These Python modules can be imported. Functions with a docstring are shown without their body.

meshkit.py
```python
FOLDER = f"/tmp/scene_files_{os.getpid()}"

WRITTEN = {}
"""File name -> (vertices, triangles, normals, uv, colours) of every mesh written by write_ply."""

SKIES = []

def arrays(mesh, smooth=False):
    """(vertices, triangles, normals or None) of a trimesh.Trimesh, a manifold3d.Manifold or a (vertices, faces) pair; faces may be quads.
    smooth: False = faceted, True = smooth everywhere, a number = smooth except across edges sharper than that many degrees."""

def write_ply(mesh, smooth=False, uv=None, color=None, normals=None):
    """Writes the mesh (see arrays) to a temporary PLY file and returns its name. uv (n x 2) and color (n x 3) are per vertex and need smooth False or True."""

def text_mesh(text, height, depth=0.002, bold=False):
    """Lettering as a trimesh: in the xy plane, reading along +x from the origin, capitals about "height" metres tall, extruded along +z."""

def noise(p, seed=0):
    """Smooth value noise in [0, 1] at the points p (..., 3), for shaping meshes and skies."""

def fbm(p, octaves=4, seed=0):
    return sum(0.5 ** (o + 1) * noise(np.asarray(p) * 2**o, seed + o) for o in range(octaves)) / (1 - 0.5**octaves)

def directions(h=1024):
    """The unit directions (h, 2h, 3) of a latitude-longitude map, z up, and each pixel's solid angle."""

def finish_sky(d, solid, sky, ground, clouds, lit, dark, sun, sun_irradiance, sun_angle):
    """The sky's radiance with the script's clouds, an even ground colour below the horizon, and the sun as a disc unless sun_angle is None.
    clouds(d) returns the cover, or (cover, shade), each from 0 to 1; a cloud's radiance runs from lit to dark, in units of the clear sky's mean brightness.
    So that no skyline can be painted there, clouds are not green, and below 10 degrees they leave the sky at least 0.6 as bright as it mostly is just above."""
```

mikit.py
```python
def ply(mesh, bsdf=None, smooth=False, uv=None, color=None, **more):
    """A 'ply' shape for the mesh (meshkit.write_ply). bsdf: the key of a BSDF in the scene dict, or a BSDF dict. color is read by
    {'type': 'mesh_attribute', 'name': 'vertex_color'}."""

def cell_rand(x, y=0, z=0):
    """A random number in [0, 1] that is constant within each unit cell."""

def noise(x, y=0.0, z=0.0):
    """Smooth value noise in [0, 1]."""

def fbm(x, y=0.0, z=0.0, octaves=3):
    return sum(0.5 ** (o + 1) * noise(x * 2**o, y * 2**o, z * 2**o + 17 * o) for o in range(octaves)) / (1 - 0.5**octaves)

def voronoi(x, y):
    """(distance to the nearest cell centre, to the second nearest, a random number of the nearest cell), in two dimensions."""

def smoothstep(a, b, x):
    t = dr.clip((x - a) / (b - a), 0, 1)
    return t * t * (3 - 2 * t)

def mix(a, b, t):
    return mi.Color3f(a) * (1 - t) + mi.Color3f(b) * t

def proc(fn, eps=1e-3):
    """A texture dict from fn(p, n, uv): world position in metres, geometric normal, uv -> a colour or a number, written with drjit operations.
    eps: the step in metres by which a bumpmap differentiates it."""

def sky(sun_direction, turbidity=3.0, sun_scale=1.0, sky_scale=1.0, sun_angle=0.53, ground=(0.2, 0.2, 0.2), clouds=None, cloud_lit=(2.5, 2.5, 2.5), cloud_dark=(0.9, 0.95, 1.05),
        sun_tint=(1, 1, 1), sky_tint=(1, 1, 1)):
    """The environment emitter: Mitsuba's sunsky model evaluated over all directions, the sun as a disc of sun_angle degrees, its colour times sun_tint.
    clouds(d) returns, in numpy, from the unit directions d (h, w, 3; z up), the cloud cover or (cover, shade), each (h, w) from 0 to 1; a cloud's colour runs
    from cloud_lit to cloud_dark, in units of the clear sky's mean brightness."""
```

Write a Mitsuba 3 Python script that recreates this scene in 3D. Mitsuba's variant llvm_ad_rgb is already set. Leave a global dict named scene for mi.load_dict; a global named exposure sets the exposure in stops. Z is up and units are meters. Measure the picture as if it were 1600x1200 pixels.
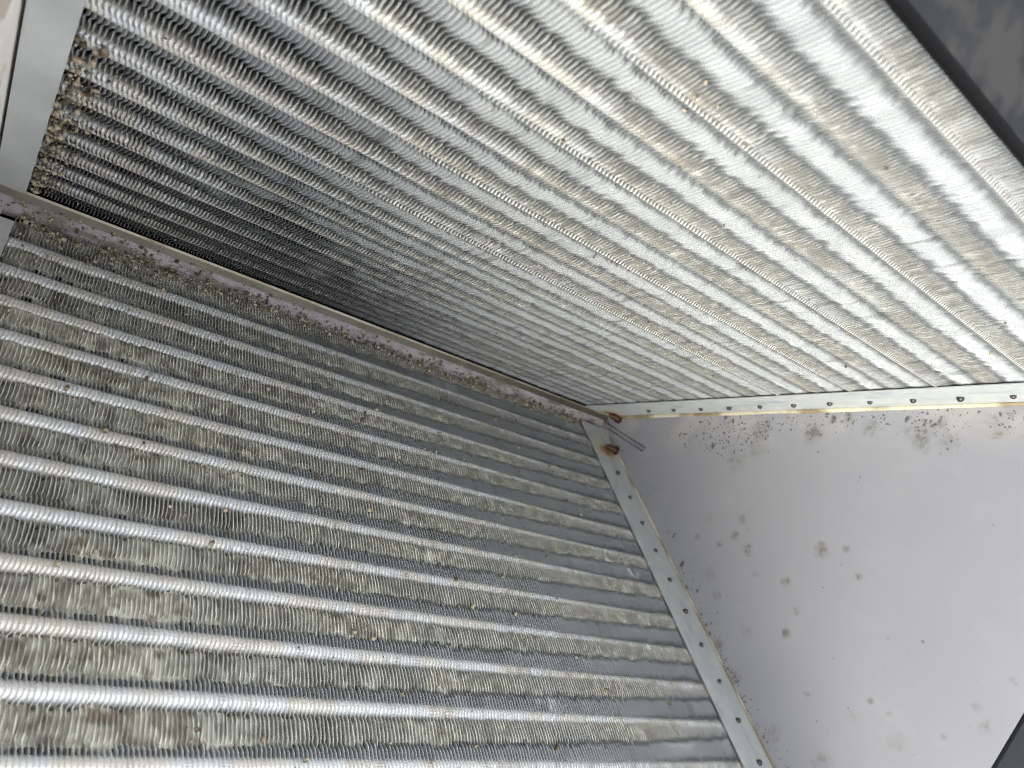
import math
import numpy as np
import trimesh
import drjit as dr
import mitsuba as mi
import meshkit
import mikit
from mikit import proc, noise, fbm, voronoi, smoothstep, mix, cell_rand
from shapely.geometry import Polygon, Point
from shapely import affinity

T = mi.ScalarTransform4f
P = 0.0268                      # hole pitch of the flanges, metres; everything below is laid out in pitches

# ---------------------------------------------------------------- camera, light, exposure
CAM_F = 1159.49
ROT = np.array([[0.77224652, 0.4243791, 0.47279772], [0.29227084, -0.89806693, 0.328715], [0.56410378, -0.11566403, -0.8175627]])
EYE = np.array([0.25318299, 2.7317885, 18.7923595])
cam_o, cam_t = EYE * P, (EYE + 10 * ROT[2]) * P
scene = {
    "camera": {
        "type": "thinlens",
        "fov": math.degrees(2 * math.atan(800 / CAM_F)), "fov_axis": "x",
        "to_world": T().look_at(origin=cam_o.tolist(), target=cam_t.tolist(), up=(-ROT[1]).tolist()),
        "aperture_radius": 0.036 * P, "focus_distance": 14.5 * P,
        "near_clip": 0.01, "far_clip": 100.0,
    },
    "daylight": mikit.sky((-0.62, -0.50, 0.60), turbidity=3, sun_scale=0.62, sun_angle=36, sun_tint=(0.81, 0.97, 1.21), clouds=lambda d: 1.0 + 0 * d[..., 0],
                          cloud_lit=(3.4, 3.55, 3.75)),
}
exposure = 2.8
labels = {}

# ---------------------------------------------------------------- helpers
TH, GAP, L = 0.41291259, 0.45876668, 16.93999
X_END, S_TOP = 17.45, 15.28      # plane of the far end panel; length of the slabs
X_NEAR = -0.62
ST, CT = math.sin(TH), math.cos(TH)
rng = np.random.default_rng(7)


def slab_point(side, x, s, w):
    """side +1 = slab A, -1 = slab B; x along the coil, s up the slab from the trough, w depth behind the fin edges (pitches)."""
    x, s, w = np.broadcast_arrays(np.asarray(x, float), s, w)
    return np.stack([x, side * (GAP / 2 + s * ST + w * CT), s * CT - w * ST], -1)


def numbered(key):
    if key not in scene and key not in labels:
        return key
    n = 1
    while f"{key}_{n:03d}" in scene or f"{key}_{n:03d}" in labels:
        n += 1
    return f"{key}_{n:03d}"


def put(name, mesh, mat, parent=None, label=None, category=None, group=None, kind=None, smooth=False, uv=None, color=None):
    key = numbered(f"{parent}__{name}" if parent else name)
    if isinstance(mesh, trimesh.Trimesh):
        mesh = (np.asarray(mesh.vertices) * P, np.asarray(mesh.faces))
    else:
        mesh = (np.asarray(mesh[0]) * P, np.asarray(mesh[1]))
    scene[key] = mikit.ply(mesh, mat, smooth=smooth, uv=uv, color=color)
    info = {k: v for k, v in dict(label=label, category=category, group=group, kind=kind).items() if v}
    if info:
        labels[key] = info
    return key


def thing(name, label, category, group=None):
    key = numbered(name)
    labels[key] = {"label": label, "category": category}
    if group:
        labels[key]["group"] = group
    return key


def slab_solid(side, poly, w0, w1):
    """Prism over a polygon in (x, s) of a slab, from depth w0 to w1."""
    m = trimesh.creation.extrude_polygon(poly, 1.0)
    v = np.asarray(m.vertices)
    q = slab_point(side, v[:, 0], v[:, 1], np.where(v[:, 2] > 0.5, w1, w0))
    m = trimesh.Trimesh(q, m.faces, process=False)
    m.fix_normals()
    return m


def box(x0, x1, y0, y1, z0, z1, bevel=0.0):
    if bevel <= 0:
        m = trimesh.creation.box((x1 - x0, y1 - y0, z1 - z0))
        m.apply_translation(((x0 + x1) / 2, (y0 + y1) / 2, (z0 + z1) / 2))
        return m
    pts = []
    for a, b, c in ((bevel, bevel, 0), (bevel, 0, bevel), (0, bevel, bevel)):
        for x in (x0 + a, x1 - a):
            for y in (y0 + b, y1 - b):
                for z in (z0 + c, z1 - c):
                    pts.append((x, y, z))
    return trimesh.convex.convex_hull(np.array(pts))


# ---------------------------------------------------------------- materials
TUBE_P = 0.945                   # tube pitch
TUBE_0 = {1: -0.25, -1: -0.06}    # s of the first tube
# where the combed-over band of the fins lies against its tube, along the coil
BAND = {1: ([0, 5.5, 17], [-0.25, -0.62, -0.62]), -1: ([2.5, 9, 12, 16.4], [-0.06, -0.17, -0.26, -0.45])}


# Fins: colour per vertex is the dust, tarnish and painted shade laid out by the fin builder; uv.x says how much of the metal is covered.
for _side, _metal, _rough in (("a", 0.45, 0.33), ("b", 0.78, 0.32)):      # the upper slab's metal is whiter with oxide
    scene["fin_metal_" + _side] = {"type": "twosided", "bsdf": {
        "type": "principled", "base_color": {"type": "mesh_attribute", "name": "vertex_color"},
        "metallic": proc(lambda p, n, uv, m=_metal: m * (1 - uv.x)), "roughness": proc(lambda p, n, uv, r=_rough: r + (0.8 - r) * uv.x), "specular": 0.5}}


def tube_colour(p, n, uv):
    x = p.x / P
    t = smoothstep(0.62, 0.80, noise(x * 7, uv.x * 60, p.z / P * 3.0))
    return mix(mix((0.93, 0.93, 0.92), (0.90, 0.78, 0.60), 0.5 * smoothstep(0.4, 0.7, noise(x * 2.3, p.z / P * 2, 4.0))), (0.30, 0.20, 0.12), 0.5 * t)


scene["collar_metal"] = {"type": "twosided", "bsdf": {"type": "principled", "base_color": proc(tube_colour), "metallic": 0.5, "roughness": 0.42}}


def galvanised(p, n, uv):
    x, y, z = p.x / P, p.y / P, p.z / P
    c = mix((0.36, 0.385, 0.375), (0.50, 0.51, 0.495), fbm(x * 2.2, z * 1.5, y * 1.5, octaves=4))
    _, _, r = voronoi(x * 5 + y * 2, z * 5)
    c = mix(c, (0.33, 0.36, 0.37), 0.30 * r)
    blue = smoothstep(0.55, 0.75, fbm(x * 3 + 7, z * 1.2, y, octaves=3))
    c = mix(c, (0.26, 0.30, 0.335), 0.45 * blue)
    # stains round the two rusty screws
    for sx, sy, sz in RUST_AT:
        d = dr.sqrt(dr.square(x - sx) + dr.square(y - sy) + dr.square(z - sz)) + 0.25 * (fbm(x * 4, z * 4, y * 4) - 0.5)
        c = mix(c, (0.48, 0.40, 0.22), 0.6 * smoothstep(0.7, 0.2, d))
        c = mix(c, (0.24, 0.11, 0.03), 0.8 * smoothstep(0.36, 0.12, d))
    return c


RUST_AT = [tuple(slab_point(1, 17.12, 0.42, 0)), tuple(slab_point(-1, 16.95, 1.27, 0))]
scene["galvanised_steel"] = {"type": "twosided", "bsdf": {"type": "principled", "base_color": proc(galvanised), "metallic": 0.25, "roughness": 0.5}}
scene["galvanised_grey"] = {"type": "twosided", "bsdf": {"type": "principled", "base_color": proc(lambda p, n, uv: mix((0.46, 0.475, 0.465), (0.68, 0.69, 0.67), fbm(p.x / P * 1.5, p.z / P * 1.2, p.y / P, octaves=4))), "metallic": 0.25, "roughness": 0.55}}


def panel_hit(px, py, x_plane):
    """Where the photograph shows a stain: used once, to lay the stains out on the panel in (y, z)."""
    r = np.array([(px - 800) / CAM_F, (py - 600) / CAM_F, 1.0]) @ ROT
    q = EYE + (x_plane - EYE[0]) / r[0] * r
    return q[1], q[2]


# stains of the far end panel: (y, z, radius, strength, brownness), laid out in pitches on the sheet
STAINS = []
for px, py, rad, k, br in [
        (1190, 672, 0.45, .55, .1), (1270, 678, 0.40, .5, .1), (1150, 720, 0.5, .40, .9), (1180, 700, .4, .3, .9), (1328, 650, .28, .7, .9),
        (1360, 670, .35, .35, .3), (1440, 680, .5, .4, .2), (1468, 660, .35, .5, .1), (1485, 690, .35, .3, .3), (1560, 655, .45, .35, .3), (1558, 680, .2, .6, .8),
        (1090, 838, .16, .7, .3), (1125, 850, .16, .5, .4), (1105, 810, .30, .25, .9), (1107, 900, .32, .4, .8), (1160, 812, .2, .6, .4), (1148, 836, .22, .35, .4),
        (1168, 858, .24, .65, .4), (1283, 858, .26, .5, .5), (1322, 858, .14, .55, .4), (1228, 910, .2, .75, .5), (1341, 900, .14, .65, .5), (1180, 897, .16, .4, .4),
        (1120, 930, .2, .45, .6), (1228, 989, .2, .7, .4), (1243, 953, .16, .35, .4), (1165, 985, .3, .2, .8), (1122, 1010, .3, .6, .7), (1145, 1060, .3, .55, .8),
        (1205, 1148, .35, .35, .8), (1260, 1084, .1, .55, .3), (1360, 1095, .14, .35, .3), (1400, 1160, .28, .3, .9), (1526, 1104, .17, .4, .4), (1540, 1138, .2, .3, .5),
        (1582, 1064, .13, .35, .4), (1474, 1150, .13, .3, .4), (1391, 1118, .12, .35, .3), (1330, 1120, .2, .2, .4), (1285, 1190, .35, .3, .6), (1387, 998, .07, .5, .3), (1441, 1002, .06, .6, .3)]:
    y, z = panel_hit(px, py, X_END)
    STAINS.append((y, z, rad * 0.95, min(1.45 * k, 0.95), 0.6 * br))


SPECKS = []                      # places where the black mould sits thickest: (y, z, radius)
for px, py, rad in [(1070, 690, .5), (1100, 668, .55), (1125, 690, .6), (1150, 668, .55), (1190, 668, .5), (1160, 690, .4), (1235, 655, .35), (1270, 672, .45), (1300, 652, .35), (1330, 655, .35),
                    (1375, 655, .35), (1440, 665, .5), (1475, 655, .4), (1490, 685, .3), (1575, 660, .4), (1020, 770, .4), (1050, 830, .3), (1075, 885, .35), (1082, 925, .3), (1100, 975, .35), (1108, 990, .3),
                    (1128, 1040, .3), (1145, 1070, .35), (1160, 1105, .35), (1185, 1150, .3)]:
    y, z = panel_hit(px, py, X_END)
    SPECKS.append((y, z, rad))


def panel_colour(p, n, uv):
    y, z = p.y / P, p.z / P
    base = mix((0.236, 0.234, 0.258), (0.256, 0.256, 0.272), fbm(y * 0.5, z * 0.5, 3.0))
    base = mix(base, (0.285, 0.285, 0.30), 0.2 * smoothstep(0.66, 0.80, fbm(y * 1.5, z * 1.3, 31.0)))
    da = (GAP / 2 + z * ST / CT - y) * CT      # distance from the seam along slab A, and along slab B
    db = (GAP / 2 + z * ST / CT + y) * CT
    wob = fbm(y * 1.4, z * 1.4, 12.0, octaves=4)
    speck_zone = 0.45 * smoothstep(0.6, 0.05, db + 0.5 * (wob - 0.5)) + 0.30 * smoothstep(0.9, 0.1, da + 0.6 * (wob - 0.5)) + 0.06
    for sy, sz, rad in SPECKS:
        q = (dr.square(y - sy) + dr.square(z - sz)) / (rad * rad)
        speck_zone += 0.85 * dr.exp(-1.6 * q) * smoothstep(0.25, 0.6, wob + 0.1)
    specks = mi.Float(0)
    for k, off in ((3.2, 0.0), (7.0, 5.0), (13.0, 11.0)):
        d, _, r = voronoi(y * k + off + 0.5 * noise(y * 9, z * 9, off), z * k + off)
        size = 0.06 + 0.34 * r * dr.clip(speck_zone, 0, 1)
        keep = smoothstep(1.0 - 0.75 * dr.clip(speck_zone, 0, 1), 1.02 - 0.75 * dr.clip(speck_zone, 0, 1), cell_rand(r * 9999, off, 4.0))
        specks = dr.maximum(specks, keep * smoothstep(size, size * 0.2, d))
    film = smoothstep(1.3, 0.2, da + 1.0 * (wob - 0.5)) * smoothstep(0.42, 0.66, fbm(y * 1.1 + 3, z * 0.9, 15.0, octaves=4))
    c = mix(base, (0.36, 0.33, 0.31), 0.55 * film)
    for sy, sz, rad, k, br in STAINS:
        wy = (noise(y * 6, z * 6, sy) - 0.5) * 0.6 * rad
        wz = (noise(y * 6, z * 6, sz + 40) - 0.5) * 0.6 * rad
        d = dr.sqrt(dr.square(y - sy + wy) + dr.square(z - sz + wz)) / rad
        fuzz = smoothstep(1.0, 0.0, d) * (0.45 + 0.9 * smoothstep(0.45, 0.7, fbm(y * 11, z * 11, sy * 3, octaves=2)))
        col = (0.10 + 0.13 * br, 0.095 + 0.10 * br, 0.085 + 0.055 * br)
        c = mix(c, col, dr.clip(k * fuzz, 0, 0.9))
    c = mix(c, (0.05, 0.047, 0.045), 0.88 * specks)
    edge = smoothstep(0.10, 0.0, da) + smoothstep(0.12, 0.0, db + 0.08 * (wob - 0.5))
    return mix(c, (0.26, 0.20, 0.11), 0.55 * dr.clip(edge, 0, 1))


scene["panel_paint"] = {"type": "twosided", "bsdf": {"type": "principled", "base_color": proc(panel_colour), "roughness": 0.42, "specular": 0.4}}


def near_panel_colour(p, n, uv):
    y, z = p.y / P, p.z / P
    c = mix((0.62, 0.56, 0.50), (0.74, 0.71, 0.66), fbm(y * 1.2, z * 1.0, 3.0, octaves=4))
    return mix(c, (0.30, 0.24, 0.16), 0.6 * smoothstep(0.55, 0.72, fbm(y * 2.2, z * 0.8, 23.0)))


scene["near_panel_paint"] = {"type": "twosided", "bsdf": {"type": "principled", "base_color": proc(near_panel_colour), "roughness": 0.5}}


def channel_colour(p, n, uv):
    x, y = p.x / P, p.y / P
    c = mix((0.22, 0.19, 0.19), (0.33, 0.30, 0.31), fbm(x * 1.5, y * 4, 2.0, octaves=3))
    c = mix(c, (0.10, 0.08, 0.055), 0.75 * smoothstep(0.48, 0.68, fbm(x * 1.6, y * 5, 9.0, octaves=4)))
    d, _, r = voronoi(x * 7, y * 7)
    return mix(c, (0.06, 0.05, 0.045), 0.9 * smoothstep(0.30 * r, 0.12 * r, d) * smoothstep(0.35, 0.6, noise(x * 2, y * 3, 1.0)))


scene["channel_paint"] = {"type": "twosided", "bsdf": {"type": "principled", "base_color": proc(channel_colour), "roughness": 0.6}}
scene["lip_metal"] = {"type": "twosided", "bsdf": {"type": "principled", "base_color": proc(lambda p, n, uv: mix((0.06, 0.05, 0.034), (0.13, 0.115, 0.088), fbm(p.x / P * 3.0, p.y / P * 9, p.z / P * 9, octaves=3))), "metallic": 0.45, "roughness": 0.42}}
scene["lip_edge_metal"] = {"type": "twosided", "bsdf": {"type": "principled", "base_color": proc(lambda p, n, uv: mix((0.16, 0.12, 0.07), (0.34, 0.31, 0.26), fbm(p.x / P * 2.0, 3, 4, octaves=3))), "metallic": 0.5, "roughness": 0.35}}
scene["rubber"] = {"type": "principled", "base_color": {"type": "rgb", "value": [0.003, 0.003, 0.0036]}, "roughness": 0.85, "specular": 0.15}


def deck_colour(p, n, uv):
    x, y = p.x / P, p.y / P
    c = mix((0.010, 0.0105, 0.013), (0.019, 0.0195, 0.023), fbm(x * 0.9, y * 1.1, 2.0, octaves=4))
    near = smoothstep(0.7, 0.0, dr.abs(y) - 6.5)
    spot = smoothstep(0.56, 0.72, fbm(x * 1.7 + 3, y * 1.9, 27.0, octaves=4) + 0.13 * near)
    return mix(c, (0.050, 0.047, 0.041), 0.45 * spot)


scene["deck_paint"] = {"type": "principled", "base_color": proc(deck_colour), "roughness": 0.75, "specular": 0.2}
scene["slate_paint"] = {"type": "principled", "base_color": proc(lambda p, n, uv: mix((0.0045, 0.0055, 0.0065), (0.008, 0.009, 0.010), noise(p.x / P * 30, p.y / P * 30, 1.0))), "roughness": 0.8, "specular": 0.2}
scene["added_wall_steel"] = {"type": "twosided", "bsdf": {"type": "principled", "base_color": {"type": "rgb", "value": [0.10, 0.10, 0.105]}, "roughness": 0.7}}
scene["rust"] = {"type": "twosided", "bsdf": {"type": "principled", "base_color": proc(lambda p, n, uv: mix((0.022, 0.007, 0.004), (0.085, 0.030, 0.012), fbm(p.x / P * 14, p.y / P * 14, p.z / P * 14))), "roughness": 0.55, "metallic": 0.2, "specular": 0.6}}
scene["dark_stud"] = {"type": "principled", "base_color": proc(lambda p, n, uv: mix((0.03, 0.026, 0.025), (0.09, 0.075, 0.068), noise(p.x / P * 20, p.y / P * 20, p.z / P * 20))), "metallic": 0.4, "roughness": 0.3}
scene["sealant"] = {"type": "twosided", "bsdf": {"type": "principled", "base_color": proc(lambda p, n, uv: mix((0.22, 0.17, 0.10), (0.48, 0.44, 0.33), smoothstep(0.35, 0.6, fbm(p.x / P * 2, p.y / P * 1.3, p.z / P * 1.3)))), "roughness": 0.5}}
scene["soil"] = {"type": "twosided", "bsdf": {"type": "principled", "base_color": proc(lambda p, n, uv: mix((0.07, 0.05, 0.03), (0.42, 0.35, 0.25), smoothstep(0.25, 0.75, noise(p.x / P * 9, p.y / P * 9, p.z / P * 9)))), "roughness": 0.9}}
scene["clear_plastic"] = {"type": "thindielectric", "int_ior": 1.15}
scene["strip_rim"] = {"type": "twosided", "bsdf": {"type": "principled", "base_color": {"type": "rgb", "value": [0.24, 0.238, 0.26]}, "roughness": 0.3}}

# ---------------------------------------------------------------- cabinet top round the coil, unseen walls and base added against stray light
cab = thing("cabinet", "dirty grey sheet metal cabinet top beyond the black rubber gasket", "cabinet")
Z_DECK = S_TOP * CT + 0.01
Y_IN, Y_OUT = GAP / 2 + S_TOP * ST + 0.115, 15.0
put("deck_panel", box(-5, 24, Y_IN, Y_OUT, Z_DECK - 0.06, Z_DECK), "deck_paint", cab)
put("deck_panel", box(-5, 24, -Y_OUT, -Y_IN, Z_DECK - 0.06, Z_DECK), "deck_paint", cab)
put("deck_panel", box(X_END + 0.07, 24, -Y_IN + 0.01, Y_IN - 0.01, Z_DECK - 0.07, Z_DECK - 0.01), "slate_paint", cab)
put("deck_panel", box(-5, X_NEAR - 0.07, -Y_IN + 0.01, Y_IN - 0.01, Z_DECK - 0.07, Z_DECK - 0.01), "deck_paint", cab)
put("added_wall", box(-5, 24, Y_OUT - 0.06, Y_OUT, -3, Z_DECK - 0.07), "added_wall_steel", cab)  # walls and base: added out of view, stop light leaking between the fins
put("added_wall", box(-5, 24, -Y_OUT, -Y_OUT + 0.06, -3, Z_DECK - 0.07), "added_wall_steel", cab)
put("added_wall", box(23.9, 23.96, -Y_OUT + 0.07, Y_OUT - 0.07, -3, Z_DECK - 0.08), "added_wall_steel", cab)
put("added_wall", box(-4.96, -4.9, -Y_OUT + 0.07, Y_OUT - 0.07, -3, Z_DECK - 0.08), "added_wall_steel", cab)
put("added_base", box(-5, 24, -Y_OUT, Y_OUT, -3.1, -3.01), "added_wall_steel", cab)

# ---------------------------------------------------------------- end panels
zt = S_TOP * CT - 0.06
tri = lambda dx: (np.array([(dx, -GAP / 2 - 0.3, -0.35), (dx, GAP / 2 + 0.3, -0.35), (dx, zt * ST / CT + GAP / 2 + 0.3, zt), (dx, -zt * ST / CT - GAP / 2 - 0.3, zt)]))


def end_plate(x0, x1):
    return trimesh.convex.convex_hull(np.vstack([tri(x0), tri(x1)]))


far_panel = put("end_panel", end_plate(X_END, X_END + 0.018), "panel_paint", None, "pale grey triangular end panel spotted with black and brown mould", "panel")
near_panel = put("end_panel", end_plate(X_NEAR - 0.06, X_NEAR), "near_panel_paint", None, "blurred beige end panel at the left edge, beside the galvanised flange", "panel")
# the bead of yellowed sealant where flange and panel meet
def bead(side, r):
    s = np.linspace(0.1, S_TOP - 0.1, 90)
    rr = r * (0.8 + 0.5 * np.interp(np.arange(90), np.arange(0, 90, 6), rng.random(15)))
    c = slab_point(side, X_END - 0.01, s, -0.045)
    u, v = np.array([1.0, 0, 0]), np.array([0, -side * CT, ST])
    ang = np.linspace(0, 2 * np.pi, 7)[:-1]
    ring = c[:, None] + rr[:, None, None] * (np.cos(ang)[None, :, None] * u + np.sin(ang)[None, :, None] * v)
    i, j = np.meshgrid(np.arange(89), np.arange(6), indexing="ij")
    q = np.stack([i * 6 + j, i * 6 + (j + 1) % 6, (i + 1) * 6 + (j + 1) % 6, (i + 1) * 6 + j], -1).reshape(-1, 4)
    return ring.reshape(-1, 3), np.vstack([q[:, [0, 1, 2]], q[:, [0, 2, 3]]])


put("sealant_bead", bead(1, 0.065), "sealant", far_panel, smooth=True)
put("sealant_bead", bead(-1, 0.022), "sealant", far_panel, smooth=True)

# ---------------------------------------------------------------- the two finned slabs
N_FIN, X_A, X_B = 236, 0.02, 16.27
PITCH = (X_B - X_A) / (N_FIN - 1)
SEG = 18
s_line = np.arange(0.04, S_TOP - 0.02, TUBE_P / SEG)
NS = len(s_line)


def smooth_np(a, b, x):
    t = np.clip((x - a) / (b - a), 0, 1)
    return t * t * (3 - 2 * t)


def field(side, fx, fs, seed, octaves=1):
    """Smooth noise in [0, 1] over fins x stations, fx and fs cells per pitch along the coil and up the slab."""
    x, q = np.meshgrid(np.arange(N_FIN) * PITCH, s_line, indexing="ij")
    pts = np.stack([x * fx, q * fs, np.full_like(x, 3.3 + 11 * side)], -1)
    return meshkit.noise(pts, seed) if octaves == 1 else meshkit.fbm(pts, octaves, seed)


def blend(a, b, t):
    return a * (1 - t[:, None]) + np.asarray(b, float) * t[:, None]


def fins(side, parent, mat):
    slow, mid = field(side, 0.9, 0.7, 1) - 0.5, field(side, 3.0, 2.2, 2) - 0.5
    quick, tiny = field(side, 14.0, 3.2, 3) - 0.5, field(side, 14.0, 9.0, 4) - 0.5      # each fin on its own
    patch = smooth_np(0.32, 0.62, field(side, 0.45, 0.6, 5, 3))
    grime, grain = field(side, 1.6, 2.6, 6, 3), field(side, 14.0, 12.0, 7)
    streak = field(side, 11.0, 1.6, 11) * (0.55 + 0.6 * field(side, 0.8, 1.0, 12, 2))
    brown, tone = field(side, 2.2, 4.5, 8, 2), field(side, 14.0, 5.0, 9)
    hit = smooth_np(0.70, 0.80, field(side, 0.55, 0.8, 10, 2))                           # dented places
    fluff, clump = field(side, 1.2, 1.4, 13, 3), field(side, 6.0, 7.0, 14)
    lint_d, lint_on, lint_c, lint_x = [], [], [], []
    for i in range(N_FIN):
        x = X_A + i * PITCH
        ph = (s_line - np.interp(x, *BAND[side])) / TUBE_P
        f = ph - np.floor(ph + 0.5)
        fa = np.abs(f + 0.035 * slow[i] + 0.02 * mid[i]) + (0.12 if side > 0 else 0.14) * quick[i] + 0.08 * tiny[i]
        white = 1 - smooth_np(0.14, 0.21, fa)
        dark = np.exp(-((fa - 0.255) / (0.085 if side > 0 else 0.055)) ** 2)
        dirty = smooth_np(0.27, 0.35, fa) if side > 0 else smooth_np(np.interp(x, [3, 9], [0.16, 0.25]), np.interp(x, [3, 9], [0.23, 0.33]), fa)
        amp = 1 + 0.9 * mid[i] + 0.7 * quick[i]
        lean = PITCH * LEAN[side] * (0.60 * white * amp - 0.34 * dark) + PITCH * (0.30 * dirty * quick[i] + 1.1 * hit[i] * (quick[i] + mid[i]))
        base = PITCH * (0.7 * slow[i] + 0.25 * quick[i] * dirty + 0.35 * mid[i])
        recess = 0.012 + 0.025 * white + 0.03 * dark + 0.035 * (tiny[i] + 0.5) * dirty + 0.03 * (quick[i] + 0.5)
        cover = dirty * np.clip(0.45 + 0.75 * patch[i], 0, 1)
        thick = 0.008 + 0.010 * cover * (0.55 + 1.1 * (tiny[i] + 0.5))
        seam = 0 * s_line
        if side > 0:   # every second row of the upper slab has a pinched line that catches the light
            sp = (s_line - SEAM_0) / (2 * TUBE_P)
            seam = np.exp(-((sp - np.round(sp)) * 2 * TUBE_P / 0.04) ** 2) * (s_line > 6) * smooth_np(1.5, 5.0, x)
            recess = recess * (1 - seam) - 0.004 * seam
            thick = thick + 0.013 * seam
            lean, base = lean * (1 - seam), base * (1 - 0.6 * seam)
        # colours of the edge and, further in, of the faces, darker inwards as painted gap shade
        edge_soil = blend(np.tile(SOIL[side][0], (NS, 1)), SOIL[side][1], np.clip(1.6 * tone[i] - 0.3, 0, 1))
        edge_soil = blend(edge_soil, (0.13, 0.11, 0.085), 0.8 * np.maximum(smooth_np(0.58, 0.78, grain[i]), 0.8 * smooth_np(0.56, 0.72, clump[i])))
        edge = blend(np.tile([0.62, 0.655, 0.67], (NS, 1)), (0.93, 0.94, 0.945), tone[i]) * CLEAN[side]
        edge = blend(edge, (0.34, 0.37, 0.38), 0.75 * dark)  # shade of the turned-away bands, put into the edge colour
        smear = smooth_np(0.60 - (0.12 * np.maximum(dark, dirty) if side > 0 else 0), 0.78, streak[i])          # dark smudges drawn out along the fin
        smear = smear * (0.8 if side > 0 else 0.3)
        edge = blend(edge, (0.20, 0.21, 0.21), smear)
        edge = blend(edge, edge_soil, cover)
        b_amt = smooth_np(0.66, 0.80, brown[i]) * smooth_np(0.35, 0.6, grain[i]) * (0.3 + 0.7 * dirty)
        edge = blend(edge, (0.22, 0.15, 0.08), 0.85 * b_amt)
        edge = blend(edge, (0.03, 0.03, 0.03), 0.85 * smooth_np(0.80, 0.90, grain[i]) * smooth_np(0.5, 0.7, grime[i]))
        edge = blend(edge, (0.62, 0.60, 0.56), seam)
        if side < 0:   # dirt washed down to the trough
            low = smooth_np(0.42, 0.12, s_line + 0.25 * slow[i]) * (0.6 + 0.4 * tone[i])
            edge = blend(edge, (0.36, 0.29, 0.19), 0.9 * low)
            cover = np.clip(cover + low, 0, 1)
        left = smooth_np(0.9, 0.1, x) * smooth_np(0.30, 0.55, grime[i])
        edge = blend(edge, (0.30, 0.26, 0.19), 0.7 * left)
        shade_grime = 0 * s_line
        if side > 0:   # grime and painted shade in one, low on the upper slab, deepest at its near end
            shade_grime = smooth_np(0.30, 0.62, grime[i] + 0.45 * (1 - s_line / np.interp(x, [0, 4, 10], [5.5, 4.0, 2.0])) ) * smooth_np(11.0, 6.0, x)
            edge = blend(edge, (0.20, 0.21, 0.22), 0.55 * shade_grime * (0.3 + 0.9 * tone[i]))
            cover = cover * (1 - 0.6 * shade_grime)
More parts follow.
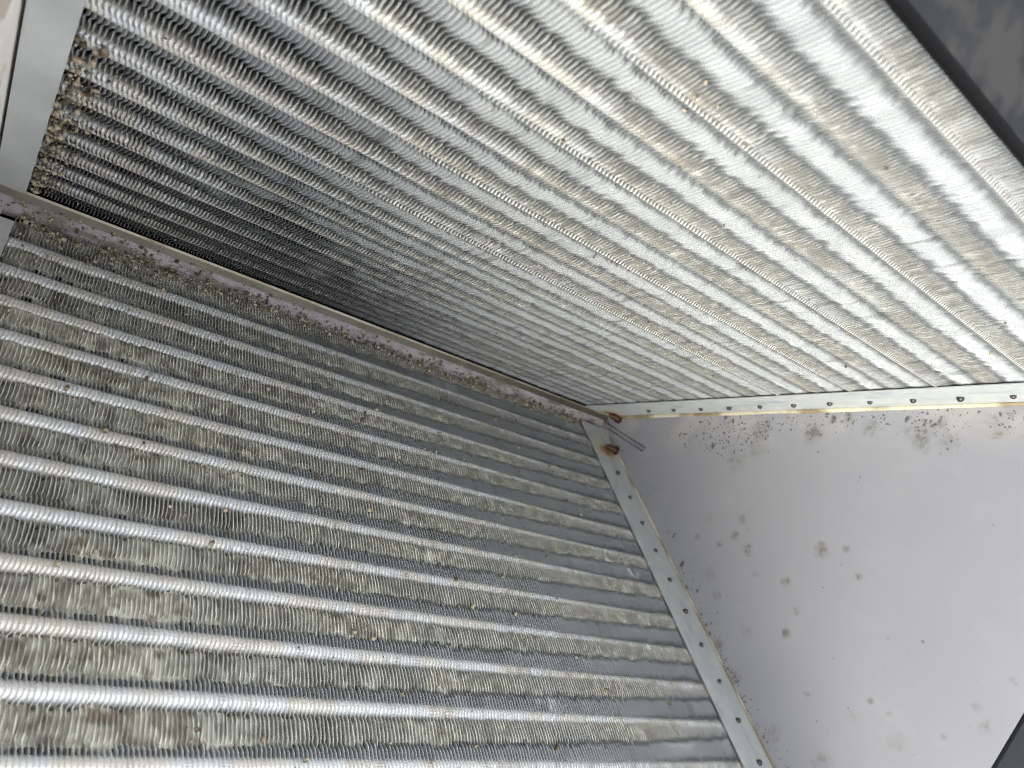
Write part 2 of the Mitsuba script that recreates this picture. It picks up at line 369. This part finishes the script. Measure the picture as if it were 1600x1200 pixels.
        face0 = blend(np.tile(np.array([0.89, 0.91, 0.925]) * CLEAN[side], (NS, 1)), (0.26, 0.25, 0.22), 0.85 * cover)
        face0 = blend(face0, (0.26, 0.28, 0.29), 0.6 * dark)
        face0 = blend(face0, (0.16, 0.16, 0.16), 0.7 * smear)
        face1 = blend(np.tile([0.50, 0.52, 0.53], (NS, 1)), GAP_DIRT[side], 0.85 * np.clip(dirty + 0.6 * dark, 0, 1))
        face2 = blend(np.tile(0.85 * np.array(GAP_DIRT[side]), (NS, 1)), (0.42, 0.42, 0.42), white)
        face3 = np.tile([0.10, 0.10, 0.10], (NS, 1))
        face0, face1, face2 = (blend(q, (0.045, 0.046, 0.048), 0.8 * shade_grime) for q in (face0, face1, face2))
        thick = np.maximum(thick, 0.005)
        front, mid_row, back = x + base + lean, x + base, x + base * 0.4
        rows, cols, ws = [], [], []
        for sg in (-1, 1):
            h = sg * thick / 2
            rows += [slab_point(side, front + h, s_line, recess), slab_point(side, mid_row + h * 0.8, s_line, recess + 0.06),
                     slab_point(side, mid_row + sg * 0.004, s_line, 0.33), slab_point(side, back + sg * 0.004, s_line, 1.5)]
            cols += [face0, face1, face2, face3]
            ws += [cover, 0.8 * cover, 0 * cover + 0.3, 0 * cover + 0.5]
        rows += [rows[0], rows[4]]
        cols += [edge, edge]
        ws += [cover, cover]
        for half in (0, 1):
            j = min(i + half, N_FIN - 1)
            n1 = 0.5 * (grain[i] + grain[j]) if half else grain[i]
            fade = np.clip((x - LINT[side][1]) / 4.0, 0, 1)
            on = np.clip(cover * fade * (0.85 + 0.3 * fluff[i]), 0, 1)
            lint_d.append(0.03 + LINT[side][0] * (1 - cover) + 0.07 * n1 + 0.05 * (0.5 + slow[i]) + 0.40 * (1 - smooth_np(0.1, 0.6, on)))
            lint_on.append(on)
            c = blend(np.tile(SOIL[side][0], (NS, 1)), SOIL[side][1], 0.25 + 0.5 * tone[i] * (0.4 + 0.6 * half))
            c = blend(c, (0.12, 0.10, 0.075), 0.75 * smooth_np(0.56, 0.76, clump[i]))
            lint_c.append(0.8 * blend(c, (0.22, 0.15, 0.08), 0.8 * b_amt))
            lint_x.append(np.full(NS, x + half * PITCH / 2) + base)
        quads, k = [], np.arange(NS - 1)
        for r0, r1 in ((0, 1), (1, 2), (2, 3), (4, 5), (5, 6), (6, 7), (8, 9)):
            q = np.stack([r0 * NS + k, r0 * NS + k + 1, r1 * NS + k + 1, r1 * NS + k], -1)
            quads.append(q if (4 <= r0 < 7) ^ (side < 0) else q[:, ::-1])
        uv = np.stack([np.concatenate(ws), np.zeros(10 * NS)], -1)
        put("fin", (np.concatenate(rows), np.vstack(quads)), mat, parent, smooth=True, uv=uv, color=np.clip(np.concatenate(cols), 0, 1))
    # lint and dust packed between the fins
    d, on, c, xs = (np.array(q) for q in (lint_d, lint_on, lint_c, lint_x))
    n = len(d)
    v = slab_point(side, xs, s_line[None, :], d).reshape(-1, 3)
    i, j = np.meshgrid(np.arange(n - 2), np.arange(NS - 1), indexing="ij")
    keep = (np.minimum(np.minimum(on[i, j], on[i + 1, j]), np.minimum(on[i, j + 1], on[i + 1, j + 1])) > 0.04).ravel()
    q = np.stack([i * NS + j, (i + 1) * NS + j, (i + 1) * NS + j + 1, i * NS + j + 1], -1).reshape(-1, 4)[keep]
    q = q if side < 0 else q[:, ::-1]
    used = np.unique(q)
    back = np.zeros(len(v), int)
    back[used] = np.arange(len(used))
    put("lint", (v[used], back[q]), mat, parent, kind="stuff", smooth=True, uv=np.tile([1.0, 0.0], (len(used), 1)), color=np.clip(c.reshape(-1, 3)[used], 0, 1))


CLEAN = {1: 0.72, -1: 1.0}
LINT = {1: (0.12, 6.0), -1: (0.08, -2.0)}
LEAN = {1: 0.9, -1: 0.5}
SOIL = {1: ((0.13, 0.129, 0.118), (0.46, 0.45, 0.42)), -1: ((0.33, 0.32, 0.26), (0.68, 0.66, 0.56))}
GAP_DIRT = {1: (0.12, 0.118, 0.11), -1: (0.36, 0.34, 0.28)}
SEAM_0 = 12.95


def tubes(side, parent):
    n = int((S_TOP - TUBE_0[side]) / TUBE_P)
    for row, (depth, off) in enumerate(((0.25, 0.0), (1.02, 0.5))):
        for k in range(0, n + 1):
            s = TUBE_0[side] + (k + off) * TUBE_P
            if s < 0.22 or s > S_TOP - 0.2:
                continue
            seg = np.stack([slab_point(side, -0.3, s, depth), slab_point(side, X_B + 0.3, s, depth)])
            put("tube", trimesh.creation.cylinder(0.175, segment=seg, sections=20), "collar_metal", parent, smooth=50)


def flange(side, parent, x0, x1, s0, s1, mat):
    return put("flange", slab_solid(side, Polygon([(x0, s0), (x1, s0), (x1, s1), (x0, s1)]), -0.02, 0.0), mat, parent)


def rivets(side, parent, spots):
    """Dark domed studs in a row along the end flange, each in a shallow ring."""
    for x, q, r in spots:
        a = np.linspace(0, np.pi / 2, 7)
        prof = np.concatenate([[(0.0005, 0)], [(1.0, 0.0)], np.c_[np.cos(a), 0.25 + 0.95 * np.sin(a)], [(0.0005, 1.20)]]) * r
        m = trimesh.creation.revolve(prof, sections=14)
        m.apply_transform(trimesh.geometry.align_vectors([0, 0, 1], [0, -side * CT, ST]))
        m.apply_translation(slab_point(side, x, q, -0.0205))
        put("rivet", m, "dark_stud", parent, smooth=50)


def side_sheet(side, parent, x0, x1):
    """The tube sheet that the flange is folded from."""
    return put("tube_sheet", slab_solid(side, Polygon([(x0, 0.0), (x1, 0.0), (x1, S_TOP), (x0, S_TOP)]), 0.014, 2.0), "galvanised_grey", parent)


def screw(side, parent, x, s, tilt, label):
    """Rusty point of a self-tapping screw sticking out of the flange, with threads."""
    z = np.linspace(0, 0.44, 33)
    r = 0.088 * np.clip(1.0 - 0.8 * (z / 0.44) ** 5, 0.12, 1) * (1 + 0.20 * np.sin(z / 0.44 * 2 * np.pi * 5))
    prof = np.concatenate([[(0.001, -0.02), (0.15, -0.02), (0.15, 0.03)], np.c_[r, z + 0.03], [(0.001, 0.48)]])
    m = trimesh.creation.revolve(prof, sections=16)
    d = np.array(tilt, float)
    d /= np.linalg.norm(d)
    m.apply_transform(trimesh.geometry.align_vectors([0, 0, 1], d))
    m.apply_translation(slab_point(side, x, s, -0.13))
    put("screw", m, "rust", parent, label, smooth=40)


HOLES_A = [(L + rng.normal(0, .012), 0.267 + k, 0.068 + rng.normal(0, .006)) for k in range(1, 15) if k != 1]
HOLES_B = [(L + rng.normal(0, .012), 0.250 + k, 0.068 + rng.normal(0, .006)) for k in range(2, 15)]
slab_a = thing("coil_slab", "finned aluminium coil slab above the trough, reaching the black gasket at upper right", "coil")
flange(1, slab_a, 16.18, X_END - 0.015, 0.05, S_TOP - 0.1, "galvanised_steel")
rivets(1, slab_a, HOLES_A)
side_sheet(1, slab_a, 16.40, 16.46)
flange(1, slab_a, -0.57, -0.012, 0.02, S_TOP - 0.1, "galvanised_grey")
side_sheet(1, slab_a, -0.35, -0.29)
screw(1, slab_a, 17.40, 0.50, (-1, 0.05, 0.05), "rusty screw point sticking out of the flange of the upper slab")
tubes(1, slab_a)
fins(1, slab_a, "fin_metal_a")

slab_b = thing("coil_slab", "dusty finned aluminium coil slab below the trough, filling the lower left", "coil")
flange(-1, slab_b, 16.32, X_END - 0.015, 0.05, S_TOP - 0.1, "galvanised_steel")
rivets(-1, slab_b, HOLES_B)
side_sheet(-1, slab_b, 16.50, 16.56)
flange(-1, slab_b, -0.57, -0.012, 0.40, S_TOP - 0.1, "galvanised_grey")
side_sheet(-1, slab_b, -0.35, -0.29)
screw(-1, slab_b, 17.28, 1.24, (-1, 0.1, -0.12), "rusty screw point sticking out of the flange of the lower slab")
tubes(-1, slab_b)
fins(-1, slab_b, "fin_metal_b")

# ---------------------------------------------------------------- trough between the slabs
trough = thing("trough_channel", "dirty pinkish metal channel in the gap between the two coil slabs", "channel")
put("channel_plate", box(X_NEAR + 0.01, X_END - 0.01, -GAP / 2 - 0.15, 0.025, -0.14, -0.07), "channel_paint", trough)
put("lip", box(X_NEAR + 0.02, X_END - 0.02, 0.03, GAP / 2 - 0.004, -0.20, -0.015), "lip_metal", trough, "brown tarnished metal lip along the upper slab")
put("lip_edge", box(X_NEAR + 0.02, X_END - 0.02, GAP / 2 - 0.035, GAP / 2 + 0.02, -0.012, 0.02), "lip_edge_metal", trough)
put("end_tab", box(17.41, X_END - 0.012, -GAP / 2 - 0.02, 0.02, -0.069, 0.22), "channel_paint", trough)


def crumbs(n, place, lo, hi):
    vs, fs, at = [], [], 0
    ico = trimesh.creation.icosphere(subdivisions=1)
    iv, jf = np.asarray(ico.vertices), np.asarray(ico.faces)
    for _ in range(n):
        c = place()
        r = lo + (hi - lo) * rng.random() ** 2.5
        v = iv * (1 + 0.5 * (rng.random((len(iv), 1)) - 0.5)) * r * (0.6 + 0.8 * rng.random(3)) + c
        vs.append(v)
        fs.append(jf + at)
        at += len(iv)
    return np.vstack(vs), np.vstack(fs)


def in_trough():
    x = X_NEAR + 0.3 + (17.6) * rng.random() ** 1.3
    y = -GAP / 2 - 0.02 + 0.14 * abs(rng.normal()) * (1.4 if x < 4 else 0.8)
    return np.array([x, min(y, 0.05), -0.05 + 0.03 * rng.random()])


def on_slab(side, x0, x1, s0, s1):
    return lambda: slab_point(side, x0 + (x1 - x0) * rng.random(), s0 + (s1 - s0) * rng.random(), 0.02)


def on_edge_b():
    x = X_NEAR + 0.7 + 16.5 * rng.random() ** 1.4
    return slab_point(-1, x, 0.03 + 0.26 * abs(rng.normal()) * (1.5 if x < 3 else 0.8), -0.005 + 0.03 * rng.random())


parts = [crumbs(600, in_trough, 0.008, 0.042), crumbs(1100, on_edge_b, 0.008, 0.042), crumbs(420, on_slab(-1, 0.1, 15, 0.5, 13), 0.006, 0.045), crumbs(260, on_slab(1, 0.1, 15, 0.3, 14.5), 0.006, 0.026),
         crumbs(420, lambda: slab_point(1, 0.02 + 0.22 * abs(rng.normal()), 0.1 + 7.5 * rng.random() ** 1.2, 0.01 + 0.03 * rng.random()), 0.010, 0.050)]
off, vs, fs = 0, [], []
for v, f in parts:
    vs.append(v)
    fs.append(f + off)
    off += len(v)
put("dirt", (np.vstack(vs), np.vstack(fs)), "soil", None, "brown crumbs of dirt and leaf dust caught in the trough and fins", "dirt", kind="stuff", smooth=True)

# ---------------------------------------------------------------- gasket, plastic strip
g = []
gy = GAP / 2 + S_TOP * ST
put("gasket", box(-0.5, 23, gy + 0.02, gy + 0.11, S_TOP * CT - 0.12, S_TOP * CT + 0.04, 0.03), "rubber", None, "black rubber gasket strip along the top edge of the upper slab", "gasket")

y0, z0 = panel_hit(927, 652, X_END - 0.12)
y1, z1 = panel_hit(1004, 702, X_END - 0.12)
d = np.array([y1 - y0, z1 - z0])
ln = np.hypot(*d)
strip = Polygon([(0, -0.08), (ln, -0.08), (ln, 0.08), (0, 0.08)]).buffer(-0.06).buffer(0.06)
u = d / ln


def lay(m, x):
    v = np.asarray(m.vertices)
    m = trimesh.Trimesh(np.stack([x + v[:, 2], y0 + v[:, 0] * u[0] - v[:, 1] * u[1], z0 + v[:, 0] * u[1] + v[:, 1] * u[0]], -1), m.faces, process=False)
    m.fix_normals()
    return m


key = thing("plastic_strip", "thin clear plastic strip lying on the end panel at the tip of the trough", "strip")
put("film", lay(trimesh.creation.extrude_polygon(strip, 0.006), X_END - 0.06), "clear_plastic", key)
put("rim", lay(trimesh.creation.extrude_polygon(strip.difference(strip.buffer(-0.014)), 0.03), X_END - 0.05), "strip_rim", key)
